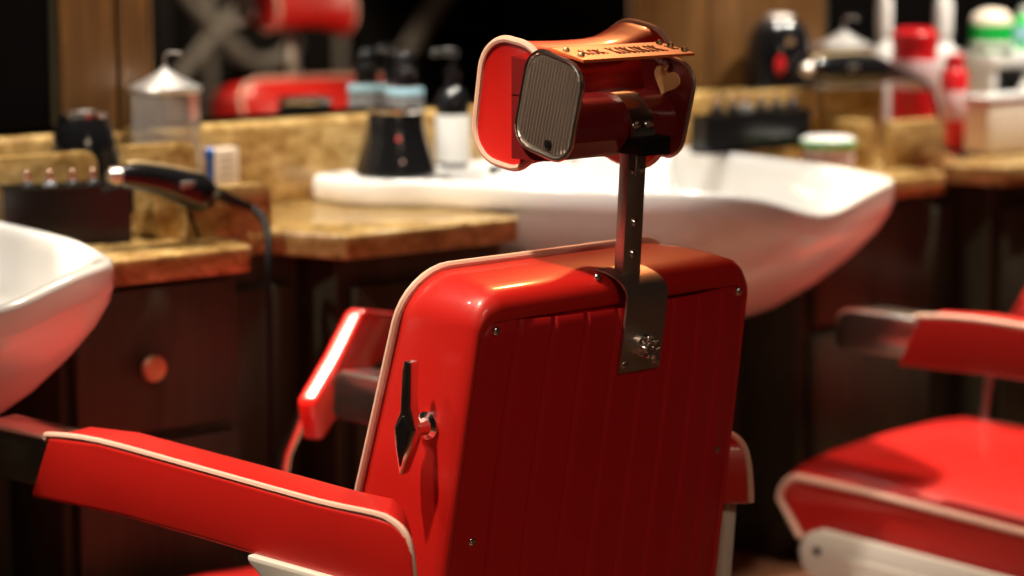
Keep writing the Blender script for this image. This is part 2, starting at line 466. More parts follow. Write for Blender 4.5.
    lp = mb.build('end_plate', M['ribbed'], root, True, 40)
    mb = MB()
    for k in range(17):
        x = -.0475 + .095 * k / 16
        ax = abs(x)
        h = .063 if ax < .021 else .063 - (.032 - math.sqrt(max(0, .032 ** 2 - (ax - .021) ** 2)))
        ln = tilt([(x, -h), (x, h)], -.022, 1.222, tp)
        mb.tube([HP(-.1295, *ln[0]), HP(-.1295, *ln[1])], .0020, 6)
    mb.build('rib_grille', M['ribbed'], lp, True)
    MB().tube([HP(-.1295, p, q) for p, q in out], .0030, 8, True).build('plate_rim', M['chrome'], lp)
    pq = tilt([(-.012, -.052)], -.022, 1.222, tp)[0]
    MB().lathe([(.006, 0), (.006, .004), (0, .005)], 12, mat=Matrix.Rotation(-PI / 2, 4, 'Y')).xf(Matrix.Translation(HP(-.1305, *pq))).build('plate_bolt', M['black_metal'], lp)
    out2 = tilt(rrect(.058, .070, .034, 7), -.020, 1.212, tp)
    rp = MB().prism(out2, .090, .096, lambda p, q, t: HP(t, p, q), .002, 2).build('end_plate', M['maroon'], root, True, 40)
    MB().tube([HP(.093, p, q) for p, q in out2], .0032, 8, True).build('plate_rim', M['steel'], rp)
    hp = []
    for k in range(28):
        t = 2 * PI * k / 28
        hp.append((16 * math.sin(t) ** 3 / 17 * .026, (13 * math.cos(t) - 5 * math.cos(2 * t) - 2 * math.cos(3 * t) - math.cos(4 * t)) / 17 * .024))
    hp = tilt(hp, -.038, 1.246, math.radians(20))
    MB().prism(hp, .086, .0902, lambda p, q, t: HP(t, p, q)).build('heart_plate', M['heart'], rp, True, 30)
    MB().lathe([(.005, 0), (.005, .006), (0, .007)], 12, mat=Matrix.Rotation(-PI / 2, 4, 'Y')).xf(Matrix.Translation(HP(.0895, -.040, 1.266))).build('plate_bolt', M['brass'], rp)
    # dark housing between the plates
    hpz = [(.06, 1.232), (-.012, 1.232), (-.036, 1.224), (-.052, 1.208), (-.058, 1.190), (-.055, 1.170), (-.040, 1.152), (-.015, 1.143), (.06, 1.142)]
    MB().prism(hpz, -.124, .091, lambda p, q, t: HP(t, p, q)).build('housing', M['maroon'], root, True, 30)
    MB().prism([(.06, 1.23), (.03, 1.23), (.02, 1.28), (.06, 1.285)], -.124, .091, lambda p, q, t: HP(t, p, q)).build('inner_shell', M['maroon'], root, True, 30)
    # chrome strap that wraps over the housing
    sp = [(-.004, 1.237), (-.034, 1.231), (-.050, 1.219), (-.061, 1.203), (-.066, 1.188), (-.066, 1.160)]
    v = []; f = []
    for k, (p, q) in enumerate(sp):
        p2, q2 = p + .005, q - .004
        for u, (a, b_) in ((-.022, (p, q)), (.022, (p, q)), (.022, (p2, q2)), (-.022, (p2, q2))): v.append(HP(u + .012, a, b_))
    for k in range(len(sp) - 1):
        for q in range(4): f.append((k * 4 + q, k * 4 + (q + 1) % 4, k * 4 + 4 + (q + 1) % 4, k * 4 + 4 + q))
    f += [(0, 1, 2, 3), tuple((len(sp) - 1) * 4 + q for q in (3, 2, 1, 0))]
    st = mesh_obj('bracket_strap', v, f, M['chrome'], root, True, 50)
    for u in (-.001, .025):
        MB().lathe([(.0055, 0), (.0055, .003), (.003, .005), (0, .005)], 12, mat=Matrix.Rotation(PI / 2, 4, 'X')).xf(Matrix.Translation(HP(u, -.066, 1.190))).build('strap_rivet', M['chrome'], st)
    # top cover with embossed marks
    def TC(u, k, h):       # k 0 rear .. 1 front
        return HP(u, -.088 + .066 * k, 1.283 + .013 * k + h)
    v = []
    for h in (0, .004):
        for u, k in ((-.132, 0), (.092, 0), (.090, 1), (-.128, 1)): v.append(TC(u, k, h))
    cov = mesh_obj('top_cover', v, [(0, 1, 2, 3), (4, 5, 6, 7), (0, 1, 5, 4), (1, 2, 6, 5), (2, 3, 7, 6), (3, 0, 4, 7)], M['orange'], root, False)
    mb = MB()
    x = -.098
    rnd = random.Random(3)
    for word, hgt in ((3, .17), (0, 0), (7, .24), (0, 0), (1, .15)):
        if not word: x += .014; continue
        for l in range(word):
            w = .0095
            if (l + word) % 2 == 0:
                mb.tube([TC(x + w * .5 * (1 + math.cos(t)), .5 + hgt * math.sin(t), .0042) for t in [2 * PI * i / 10 for i in range(10)]], .0009, 5, True)
            else:
                mb.tube([TC(x, .5 - hgt, .0045), TC(x, .5 + hgt, .0045)], .0009, 5)
                mb.tube([TC(x + w, .5 + hgt, .0045), TC(x, .5, .0045), TC(x + w, .5 - hgt, .0045)], .0008, 5)
            x += w + .0050
    mb.build('embossed_marks', M['engrave'], cov)
    for u, k in ((.086, .22), (.084, .60), (.081, .88), (-.116, .3), (-.117, .72)):
        MB().lathe([(.005, 0), (.005, .003), (.003, .006), (0, .006)], 12, (0, 0, 0)).xf(Matrix.Translation(TC(u, k, .003))).build('cover_bolt', M['brass'], cov)
    return root

ARM_OFF = {-1: 0., 1: .012}
chair = make_chair((2.272, 3.007, 0), TH, 'red vinyl barber chair in the middle, seen from behind, headrest raised on a post')
chair2 = copy_thing(chair, (4.14, 2.89, 0), TH + math.radians(.5), 'red vinyl barber chair at the right edge, only its arm and seat showing')

# the second chair is reclined a little further: its back turns about the hinge at the rear of the seat
piv = Matrix.Translation((0, -.30, .36)) @ Matrix.Rotation(math.radians(5), 4, 'X') @ Matrix.Translation((0, .30, -.36))
for c in chair2.children:
    if c.name.split('.')[0] in ('backrest', 'back_piping', 'back_panel', 'clamp_plate', 'clamp_knob', 'headrest_post', 'post_clamp', 'clamp_pin', 'recline_lever', 'headrest_pad', 'end_plate', 'housing', 'inner_shell', 'bracket_strap', 'top_cover'):
        c.matrix_local = piv @ c.matrix_local

pv2 = Matrix.Translation((0, -.1, .3)) @ Matrix.Rotation(math.radians(3.5), 4, 'X') @ Matrix.Translation((0, .1, -.3))
for c in chair2.children:
    if c.name.split('.')[0] in ('seat', 'seat_piping'): c.matrix_local = pv2 @ c.matrix_local

# ------------------------------------------------------------------ stations
PITCH = 1.92
def worktop(off, label):
    poly = [(2.165, 4.26), (2.165, 3.77), (2.18, 3.752), (2.515, 3.752), (2.532, 3.77), (2.536, 3.885), (2.665, 3.925), (2.735, 3.757), (3.15, 3.752), (3.17, 3.77), (3.17, 4.26)]
    t = thing('worktop', (off + 2.6, 4.0, .832), 0, label, 'worktop', 'marble worktops')
    MB().prism([(x - 2.6, y - 4.0) for x, y in poly], 0, .048, lambda p, q, z: Vector((p, q, z)), .006, 3).build('marble_slab', M['marble'], t, True, 40)
    return t
worktop(0, 'brown marble worktop with a notch, between the two white basins')
worktop(PITCH, 'brown marble worktop at the right, beyond the large white basin')

def cabinet(x0, x1, y0, label, drawers=True, knob=True, top=.83):
    t = thing('cabinet', ((x0 + x1) / 2, y0, 0), 0, label, 'cabinet', 'dark wood cabinets')
    w = x1 - x0
    MB().box((0, (4.25 - y0) / 2 + .01, (.08 + top) / 2), (w, 4.25 - y0 - .02, top - .08), .003, 1).build('body', M['wood'], t, False)
    MB().box((0, (4.25 - y0) / 2 + .05, .04), (w - .02, 4.25 - y0 - .12, .08)).build('plinth', M['wood'], t, False)
    if drawers:
        for z, h in ((.69, .26), (.40, .28), (.16, .16)):
            d = MB().box((0, 0, z), (w - .03, .024, h), .004, 2).build('drawer', M['wood'], t, True)
            if knob and z > .6:
                MB().lathe([(.009, 0), (.009, .014), (.019, .018), (.026, .026), (.022, .034), (0, .037)], 20, mat=Matrix.Rotation(PI / 2, 4, 'X')).xf(Matrix.Translation((-.028, -.012, z - .01))).build('knob', M['brass'], d)
    else:
        MB().box((0, 0, (.08 + top) / 2), (w - .05, .02, top - .19), .008, 2).build('door', M['wood'], t, True)
    return t
cabinet(2.15, 2.515, 3.785, 'dark walnut drawer cabinet with a round brass knob, behind the left chair arm')
cabinet(2.745, 3.15, 3.785, 'dark walnut cabinet under the marble top behind the middle chair', False)
cabinet(2.517, 2.743, 3.905, 'narrow recessed walnut panel cabinet behind the hanging black cord', False)
cabinet(3.152, 4.02, 3.97, 'recessed walnut cabinet below the large white basin', False, top=.57)
cabinet(4.022, 4.435, 3.785, 'dark walnut drawer cabinet without knobs in shadow right of the large basin', True, False)
cabinet(4.665, 5.09, 3.785, 'dark walnut cabinet at the right edge under the far marble top', False)
cabinet(4.437, 4.663, 3.905, 'narrow recessed walnut panel cabinet at the right under the marble slabs', False)
cabinet(1.1, 2.148, 3.97, 'recessed walnut cabinet below the white basin at the left edge', False, top=.57)

def make_basin(loc, label):
    t = thing('wash_basin', loc, 0, label, 'basin', 'white shampoo basins')
    ctl = [(3.03, 4.256), (3.01, 4.2), (3.02, 4.13), (3.06, 4.06), (3.12, 4.0), (3.17, 3.9), (3.24, 3.76), (3.32, 3.61), (3.41, 3.50), (3.52, 3.44), (3.64, 3.415), (3.76, 3.41), (3.86, 3.415), (3.905, 3.44), (3.93, 3.5), (3.98, 3.7), (4.0, 4.0), (4.01, 4.2), (3.99, 4.256), (3.7, 4.257), (3.3, 4.257)]
    X0, Y0 = 3.6, 3.95
    K = 5
    base = smooth_path([(x - X0, y - Y0, 0) for x, y in ctl], K, True)
    def dip(x, y):       # neck rest in the front rim
        a = (x + X0 - 3.67) / .14
        return -.055 * math.exp(-a * a) * (1 if y + Y0 < 3.62 else 0) 
    def ringo(k, z, cx=.08, cy=-.08, dk=0., xmin=-9, bz=0.):
        out = []
        for p in base:
            x, y = p.x, p.y
            x = max(x, xmin)
            out.append(Vector((cx + (x - cx) * k, cy + (y - cy) * k, z + dk * dip(p.x, p.y))))
        return out
    XM = 3.20 - X0
    rg = [ringo(.10, .575, .12, -.02, 0, XM), ringo(.30, .60, .12, -.02, 0, XM), ringo(.50, .645, .11, -.03, 0, XM), ringo(.68, .705, .1, -.04, 0, XM), ringo(.83, .770, .08, -.06, 0.2, XM), ringo(.93, .825, .08, -.08, .5, XM), ringo(.985, .868, dk=.9, xmin=XM), ringo(.992, .882, dk=1, xmin=XM),
          ringo(.995, .884, dk=1), ringo(1.0, .890, dk=1), ringo(1.0, .924, dk=1), ringo(.994, .932, dk=1), ringo(.98, .935, dk=1), ringo(.93, .932, dk=1, cx=.14), ringo(.90, .925, dk=.9, cx=.15, cy=-.12), ringo(.86, .90, .17, -.14, .6, -.33), ringo(.78, .84, .17, -.14, .2, -.33), ringo(.6, .78, .17, -.14, 0, -.33), ringo(.3, .75, .17, -.14, 0, -.33), ringo(.08, .745, .17, -.14, 0, -.33)]
    MB().loft(rg).build('bowl', M['ceramic'], t, True, 60)
    # faucet at the back of the deck
    fc = MB().lathe([(.028, .925), (.028, .94), (.02, .945), (.018, .985), (.0, .99)], 20, (.0, .17, 0))
    fc.tube(smooth_path([(.0, .17, .97), (.0, .12, 1.0), (.01, .05, 1.005), (.012, .03, .985)], 5), .011, 10)
    f = fc.build('faucet', M['chrome'], t)
    MB().tube([(.0, .17, .985), (.03, .19, 1.02), (.05, .2, 1.03)], .006, 8).build('faucet_lever', M['chrome'], f)
    MB().lathe([(.03, .748), (.03, .751), (.01, .753), (0, .753)], 20, (.17, -.14, 0)).build('drain', M['chrome'], t)
    return t
basin = make_basin((3.6, 3.95, 0), 'large white ceramic basin behind the middle chair headrest')
copy_thing(basin, (3.6 - PITCH + .06, 3.95, 0), 0, 'white ceramic basin cut off by the left edge')
copy_thing(basin, (3.6 + PITCH + .08, 3.95, 0), 0, 'white basin edge at the far right behind the cream tub')

# ------------------------------------------------------------------ marble stands
WT = .88
def slab(x0, x1, y, z0, z1, th, label, rnd_right=True, rz=0.):
    w = x1 - x0; h = z1 - z0; r = .028
    pts = [(-w / 2, 0), (w / 2, 0)]
    if rnd_right:
        for i in range(7):
            a = PI / 2 * i / 6; pts.append((w / 2 - r + r * math.cos(a), h - r + r * math.sin(a)))
    else: pts.append((w / 2, h))
    pts.append((-w / 2, h))
    o = MB().prism(pts, -th / 2, th / 2, lambda p, q, t: Vector((p, t, q)), .005, 2).build('marble_block', M['marble'], None, True, 40, ((x0 + x1) / 2, y, z0))
    o.rotation_euler = (0, 0, rz)
    return tag(o, label, 'marble block', 'marble blocks on the worktops')
G = None
slab(2.464, 2.655, 3.895, WT, .975, .03, 'brown marble block at the worktop notch under the black clipper cord')
def endblock(x, y, h, label):
    r = .026; pts = [(-.06, 0), (.06, 0)]
    w = .032
    pts = [(-w, 0), (w, 0)] + [(w - r + r * math.cos(PI / 2 * i / 6), h - r + r * math.sin(PI / 2 * i / 6)) for i in range(7)] + [(-w, h)]
    o = MB().prism(pts, -.05, .05, lambda p, q, t: Vector((p, t, q)), .005, 2).build('marble_block', M['marble'], None, True, 40, (x, y, WT))
    return tag(o, label, 'marble block', 'marble blocks on the worktops')
endblock(2.466, 3.985, .092, 'small brown marble block with rounded corner right of the black tray')
slab(2.175, 2.395, 4.088, WT, 1.037, .03, 'marble block with rounded top corner behind the black tray at the far left')
slab(2.462, 2.622, 4.098, WT, 1.04, .03, 'marble block standing in front of the glass jar on the left', True)
slab(4.40, 4.59, 3.90, WT, .990, .03, 'brown marble block at right in front of the red bottles')
endblock(4.385, 4.0, .11, 'small marble block with rounded corner beside the low green lidded tub')
slab(4.035, 4.34, 4.073, WT, 1.064, .03, 'marble block with rounded corner under the black cone with a red spot')
slab(4.355, 4.565, 4.073, WT, 1.058, .03, 'marble block under the black hair dryer on the right', False)

def lathe_thing(name, x, y, z, label, cat, parts, group=None, rz=0.):
    """parts: (name, profile, material)"""
    t = thing(name, (x, y, z), rz, label, cat, group)
    for nm, prof, mt in parts: MB().lathe(prof, 32).build(nm, M[mt], t, True, 40)
    return t

# ---- black trays with clipper guards
def tray(cx, cy, z, sx, sy, h, rz, label):
    t = thing('tray', (cx, cy, z), rz, label, 'tray', 'black clipper trays')
    MB().box((0, 0, .003), (sx, sy, .006)).box((0, -sy / 2 + .0015, h / 2), (sx, .003, h)).box((0, sy / 2 - .0015, h / 2), (sx, .003, h)).box((-sx / 2 + .0015, 0, h / 2), (.003, sy - .006, h)).box((sx / 2 - .0015, 0, h / 2), (.003, sy - .006, h)).build('box', M['smoked'], t, False)
    MB().box((0, 0, h * .45), (sx - .008, sy - .008, .004)).build('inner_shelf', M['black_matte'], t, False)
    rim = [(sx / 2, sy / 2, h), (-sx / 2, sy / 2, h), (-sx / 2, -sy / 2, h), (sx / 2, -sy / 2, h)]
    MB().tube(rim, .0025, 6, True).build('rim', M['smoked'], t)
    return t
TA = math.radians(-20)
tcx, tcy = 2.292, 3.985
tray(tcx - .016, tcy + .006, WT, .23, .05, .107, TA, 'black tray with clipper guards behind the left basin')
tray(4.075, 4.022, .936, .34, .05, .085, 0, 'long black tray behind the large basin on the right')
def guard(name, x, y, z, rz, body, label, group, blade='copper'):
    t = thing(name, (x, y, z), rz, label, 'clipper guard', group)
    MB().lathe([(.013, 0), (.0155, .008), (.015, .05), (.012, .062), (.006, .067), (0, .068)], 16).build('body', M[body], t)
    MB().box((0, 0, .073), (.012, .006, .016), .002, 2).lathe([(.005, .079), (.006, .084), (0, .088)], 10).build('blade', M[blade], t)
    return t
dx, dy = math.cos(TA), math.sin(TA)
for i, q in enumerate((-.085, -.045, -.004, .033, .068, .094)):
    guard('clipper_guard', tcx + dx * q, tcy + dy * q, WT + .0505, TA, 'grey_label' if i == 1 else 'black_matte',
          ['black clipper guard at the left end of the left tray', 'grey clipper guard in the left tray', 'black clipper guard with upright copper tip, right of the grey one',
           'fourth black clipper guard from the left in the left tray', 'fifth clipper guard from the left in the left tray', 'clipper guard nearest the clipper in the left tray'][i], 'clipper guards in the left tray')
for i, q in enumerate((-.11, -.06, -.02, .03, .08, .13)):
    guard('clipper_guard', 4.075 + q, 4.022, .936 + .0405, 0, 'grey_label' if i == 2 else 'black_matte',
          ['black clipper guard at the left end of the right tray', 'second clipper guard from the left in the right tray', 'pale grey clipper guard in the right tray',
           'black clipper guard just right of the pale grey one in the right tray', 'second last black clipper guard in the right tray', 'black clipper guard at the right end of the right tray'][i], 'clipper guards in the right tray')

# ---- hair clipper on the left with its cord
def clipper(pts, rad, label, name='hair_clipper', cat='hair clipper', flat=1.0):
    o = pts[0]
    t = thing(name, o, 0, label, cat)
    L = [Vector(p) - Vector(o) for p in pts]
    P = smooth_path(L, 5); R = [v.x for v in smooth_path([(r, 0, 0) for r in rad], 5)]
    MB().tube(P, R, 16).build('body', M['black_gloss'], t, True, 60)
    d = (L[1] - L[0]).normalized()
    a = L[0]
    bl = MB().tube([a - d * .022, a - d * .012, a + d * .002], [rad[0] * .55, rad[0] * .8, rad[0] * .9], 12)
    bl.build('blade', M['steel'], t)
    k = len(P) // 3
    up_ = Vector((0, 0, 1))
    MB().tube([p + up_ * (r * .97) for p, r in zip(P[3:k * 2], R[3:k * 2])], .005, 8).build('trim_strip', M['brass'], t)
    MB().box(tuple(P[k] + Vector((0, -R[k], .006))), (.03, .006, .012), .002, 2).build('switch', M['steel'], t)
    return t
clipper([(2.312, 3.862, 1.012), (2.348, 3.862, 1.008), (2.40, 3.855, .997), (2.445, 3.845, .980), (2.468, 3.842, .972), (2.486, 3.842, .970), (2.505, 3.845, .969), (2.545, 3.85, .952), (2.583, 3.845, .936)],
        [.018, .025, .028, .034, .036, .028, .013, .010, .007], 'black hair clipper with gold trim lying beside the left tray')
def cord(name, pts, r, label, cat='cord', parent=None):
    o = parent.location.copy() if parent else Vector(pts[-1])
    ob = MB().tube(smooth_path([Vector(p) - o for p in pts], 8), r, 8).build(name, M['rubber'], parent, True, 60, None if parent else tuple(o))
    return ob if parent else tag(ob, label, cat)
cord('power_cord', [(2.584, 3.845, .936), (2.585, 3.81, .918), (2.562, 3.76, .885), (2.545, 3.737, .83), (2.546, 3.735, .72), (2.547, 3.735, .47), (2.549, 3.737, .2), (2.55, 3.738, .008)], .0072, '', parent=bpy.data.objects['hair_clipper'])
cord('thin_cable', [(2.30, 3.905, .982), (2.36, 3.912, .985), (2.42, 3.90, .975), (2.455, 3.88, .952), (2.468, 3.862, .915), (2.47, 3.85, .885)], .003, 'thin black cable curling over the small marble block on the left', 'cable')

# ---- left counter pieces
lathe_thing('lotion_pot', 2.432, 4.188, WT, 'glossy black tapered pot with silver rim left of the glass jar', 'pot',
            [('body', [(.060, 0), (.067, .01), (.068, .09), (.066, .13), (.060, .165), (.052, .195), (.045, .21)], 'black_gloss'),
             ('rim', [(.046, .21), (.046, .218), (.036, .22), (.025, .214), (0, .214)], 'chrome')])
def glass_jar(x, y, h, r, label):
    t = thing('glass_jar', (x, y, WT), 0, label, 'jar', 'glass jars with conical metal lids')
    MB().lathe([(r * .96, 0), (r, .006), (r, h), (r - .004, h), (r - .004, .008), (0, .008)], 40).build('glass', M['glass'], t)
    MB().lathe([(r * .8, .01), (r * .82, h * .5), (0, h * .5)], 24).build('cotton_filling', M['pink_label'], t)
    ld = MB().lathe([(r + .002, h - .004), (r + .004, h + .003), (r + .002, h + .008), (r * .55, h + .024), (r * .25, h + .036), (.008, h + .041), (.006, h + .048), (0, h + .048)], 40).build('lid', M['lid_metal'], t, True, 25)
    MB().tube([(0, 0, h + .046), (0, 0, h + .068), (.004, -.004, h + .074), (.022, -.018, h + .073), (.024, -.020, h + .066)], .0018, 8).build('lid_hook', M['steel'], ld)
    return t
glass_jar(2.617, 4.188, .252, .068, 'clear glass jar with conical metal lid on the left counter')
tag(MB().lathe([(.008, 0), (.008, .12), (.010, .122), (.010, .14), (.004, .146), (0, .146)], 16).build('blue_tube', M['blue'], None, True, 40, (2.652, 4.088, WT)), 'narrow blue tube beside the left glass jar', 'tube')
t = thing('carton', (2.758, 4.205, WT), .1, 'cream white carton right of the left glass jar', 'carton')
MB().box((0, 0, .065), (.062, .03, .13), .004, 2).build('box', M['cream_plastic'], t)
mb = MB()
for k in range(4): mb.box((0, -.0152, .112 - k * .014), (.042, .0006, .003))
mb.build('printed_lines', M['grey_label'], t)

# ---- things on the large basin's deck
DK = .935
lathe_thing('black_pot', 3.129, 4.12, DK, 'black flared pot with silver rim on the basin deck', 'pot',
            [('body', [(.082, 0), (.087, .006), (.080, .03), (.067, .07), (.060, .105), (.057, .128), (.056, .132)], 'black_gloss'),
             ('rim', [(.0565, .132), (.058, .136), (.057, .142), (.05, .143), (.048, .136), (0, .136)], 'chrome')])
o = MB().box((0, 0, 0), (.008, .0008, .008)).build('red_mark', M['red_plastic'], None, False)
o.parent = bpy.data.objects['black_pot']; o.location = (-.035, -.0555, .082); o.rotation_euler = (-.15, 0, -.56)
mb = MB()
for k in range(3): mb.box((0, 0, -.014 + k * .012), (.007, .0012, .007), .001, 1)
o = mb.build('white_marks', M['pink_label'], None, False); o.parent = bpy.data.objects['black_pot']; o.location = (-.036, -.0715, .026); o.rotation_euler = (-.28, 0, -.47)

def pump(x, y, z, label):
    t = thing('pump_bottle', (x, y, z), -.3, label, 'pump bottle')
    MB().lathe([(.032, 0), (.036, .005), (.036, .14), (.033, .155), (.022, .168), (.014, .174), (.014, .19), (.018, .191), (.018, .208), (.008, .21), (.006, .24), (0, .24)], 28).build('bottle', M['black_gloss'], t)
    MB().lathe([(.0365, .012), (.0368, .013), (.0368, .112), (.0365, .113)], 28).build('label', M['white_plastic'], t)
    MB().tube(smooth_path([(.012, 0, .243), (-.01, 0, .246), (-.038, 0, .245), (-.05, 0, .24)], 3), [.0095] * 5 + [.007] * 4 + [.005], 10).build('pump_head', M['black_gloss'], t)
    return t
pump(3.322, 4.172, DK, 'black pump bottle with white label right of the flared black pot')
lathe_thing('silver_jar_bottle', 3.226, 4.214, DK, 'silver grey bottle with black domed cap behind the flared pot', 'bottle',
            [('body', [(.036, 0), (.040, .004), (.040, .165), (.036, .172), (.02, .174)], 'grey_label'),
             ('band', [(.0405, .158), (.041, .159), (.041, .167), (.039, .171)], 'lightblue'),
             ('cap', [(.024, .172), (.024, .2), (.027, .202), (.027, .212), (.02, .216), (.02, .232), (.016, .243), (.008, .249), (0, .25)], 'black_gloss')])
t = thing('shaving_brush', (3.40, 4.04, DK + .004), 0, 'slim black handled brush lying on the white basin edge', 'brush')
MB().tube(smooth_path([(-.07, -.02, .006), (-.02, -.005, .011), (.03, .01, .022), (.06, .02, .028)], 5), [.004] * 4 + [.006] * 8 + [.008] * 4, 10).build('handle', M['black_matte'], t)
MB().tube([(-.105, -.03, .004), (-.085, -.025, .005), (-.07, -.02, .006)], [.010, .009, .005], 12).build('bristles', M['black_matte'], t)

# ---- right counter pieces
t = lathe_thing('black_cone', 4.322, 4.179, WT, 'black egg shaped dispenser with a red spot beside the right mirror post', 'dispenser',
            [('body', [(.070, 0), (.079, .01), (.080, .12), (.080, .22), (.077, .27), (.069, .305), (.055, .33), (.038, .343)], 'black_gloss'),
             ('cap', [(.038, .343), (.034, .350), (.02, .354), (0, .356)], 'steel')])
sp = Matrix.Rotation(PI / 2, 4, 'X')
MB().lathe([(.012, 0), (.012, .004), (.010, .006), (0, .006)], 20, mat=Matrix.Scale(1.9, 4, (0, 0, 1)) @ sp).xf(Matrix.Rotation(-.75, 4, 'Z') @ Matrix.Translation((0.0, -.0775, .235))).build('red_spot', M['red_plastic'], t)
MB().lathe([(.009, 0), (.009, .004), (0, .006)], 16, mat=sp).xf(Matrix.Rotation(-.7, 4, 'Z') @ Matrix.Translation((0.02, -.069, .29))).build('brass_button', M['brass'], t)
glass_jar(4.556, 4.186, .262, .068, 'clear glass jar with conical metal lid on the right counter')
clipper([(4.285, 4.045, 1.108), (4.31, 4.045, 1.108), (4.36, 4.045, 1.106), (4.42, 4.043, 1.104), (4.47, 4.04, 1.102), (4.515, 4.037, 1.096), (4.55, 4.035, 1.092), (4.59, 4.03, 1.084), (4.62, 4.025, 1.076)],
        [.020, .030, .036, .038, .037, .034, .024, .013, .008], 'black hair clipper lying on the marble blocks at the right')
cord('power_cord', [(4.62, 4.025, 1.076), (4.632, 4.0, 1.070), (4.635, 3.975, 1.05), (4.635, 3.95, 1.0), (4.635, 3.94, .94), (4.65, 3.92, .90), (4.69, 3.90, .888)], .0055, '', parent=bpy.data.objects['hair_clipper.001'])
lathe_thing('lidded_tub', 4.205, 3.905, WT, 'low white tub with a green lid at the right rim of the basin', 'tub',
            [('body', [(.055, 0), (.058, .004), (.058, .056), (.056, .059)], 'pink_label'),
             ('lid', [(.059, .057), (.062, .061), (.062, .080), (.052, .086), (0, .087)], 'white_plastic'),
             ('green_band', [(.0622, .064), (.0626, .065), (.0626, .077), (.0622, .078)], 'green')])
def spray(x, y, r, hs, label):
    return lathe_thing('spray_bottle', x, y, WT, label, 'spray bottle',
            [('bottle', [(r * .95, 0), (r, .006), (r, hs - .03), (r * .95, hs), (r * .75, hs + .02), (r * .48, hs + .035), (r * .45, hs + .06)], 'white_plastic'),
             ('collar', [(r * .54, hs + .055), (r * .54, hs + .13), (r * .44, hs + .145), (r * .36, hs + .155)], 'white_plastic'),
             ('nozzle', [(r * .38, hs + .15), (r * .36, hs + .21), (r * .45, hs + .22), (r * .45, hs + .24), (0, hs + .245)], 'lightblue')], 'white spray bottles')
spray(4.722, 4.204, .037, .235, 'white spray bottle beside the right glass jar')
spray(4.938, 4.198, .044, .225, 'white spray bottle beside the green jar')
lathe_thing('red_canister', 4.675, 4.062, WT, 'red canister with red cap and pale label on the right counter', 'canister',
            [('body', [(.052, 0), (.055, .005), (.055, .255), (.052, .262)], 'red_plastic'),
             ('label', [(.0553, .165), (.0558, .166), (.0558, .235), (.0553, .236)], 'pink_label'),
             ('lower_label', [(.0553, .02), (.0558, .021), (.0558, .05), (.0553, .051)], 'pink_label'),
             ('cap', [(.056, .262), (.056, .30), (.05, .306), (.044, .307), (.044, .312), (0, .313)], 'red_plastic')])
lathe_thing('red_bottle', 4.838, 4.072, WT, 'slim red bottle with pale label between canister and cream tub', 'bottle',
            [('body', [(.031, 0), (.034, .005), (.034, .19), (.03, .2), (.02, .21)], 'red_plastic'),
             ('label', [(.0342, .08), (.0347, .081), (.0347, .15), (.0342, .151)], 'pink_label'),
             ('cap', [(.022, .205), (.024, .21), (.024, .238), (.02, .241), (0, .242)], 'red_plastic')])
t = thing('cream_tub', (4.893, 3.972, WT), 0, 'cream rectangular tub at the front of the far right counter', 'tub')
MB().box((0, 0, .065), (.18, .08, .13), .012, 3).build('tub', M['cream_plastic'], t)
MB().box((0, 0, .139), (.186, .086, .012), .005, 2).build('lid', M['white_plastic'], t)
MB().box((0, 0, .131), (.184, .084, .005), .002, 1).build('pink_band', M['red_plastic'], t)
t = thing('riser_shelf', (5.215, 4.175, DK), 0, 'white riser shelf carrying the green jar at the far right', 'shelf')
MB().box((0, 0, .16), (.36, .13, .042), .006, 2).build('top_board', M['white_plastic'], t)
for sx in (-1, 1): MB().box((sx * .165, 0, .0695), (.02, .12, .139), .003, 1).build('leg', M['white_plastic'], t)
t = thing('black_box', (5.215, 4.19, DK), 0, 'black box under the white riser shelf at the right edge', 'box')
MB().box((0, 0, .055), (.24, .07, .11), .006, 2).build('box', M['black_matte'], t)
MB().box((0, 0, .118), (.246, .076, .016), .004, 2).build('lid', M['black_matte'], t)
lathe_thing('amber_bottle', 5.115, 4.06, DK, 'small white bottle with amber band in front of the riser shelf', 'bottle',
            [('body', [(.026, 0), (.028, .004), (.028, .085), (.02, .1), (.012, .105)], 'white_plastic'),
             ('band', [(.0284, .02), (.0287, .021), (.0287, .06), (.0284, .061)], 'amber'),
             ('cap', [(.014, .104), (.014, .125), (0, .127)], 'white_plastic')])
ZR = DK + .181
lathe_thing('green_jar', 5.085, 4.16, ZR, 'green jar with cream domed lid on the white riser shelf', 'jar',
            [('body', [(.052, 0), (.056, .004), (.056, .068), (.053, .07)], 'green'),
             ('label', [(.0563, .008), (.0568, .009), (.0568, .024), (.0563, .025)], 'white_plastic'),
             ('lid', [(.055, .068), (.055, .076), (.047, .095), (.028, .106), (0, .11)], 'cream_plastic')])
lathe_thing('green_bottle', 5.22, 4.16, ZR, 'pale green bottle at the very right edge on the riser shelf', 'bottle',
            [('body', [(.034, 0), (.036, .004), (.036, .07), (.03, .08), (.016, .086)], 'green'),
             ('label', [(.0363, .02), (.0367, .021), (.0367, .06), (.0363, .061)], 'lightblue'),
             ('cap', [(.017, .085), (.017, .11), (0, .112)], 'white_plastic')])

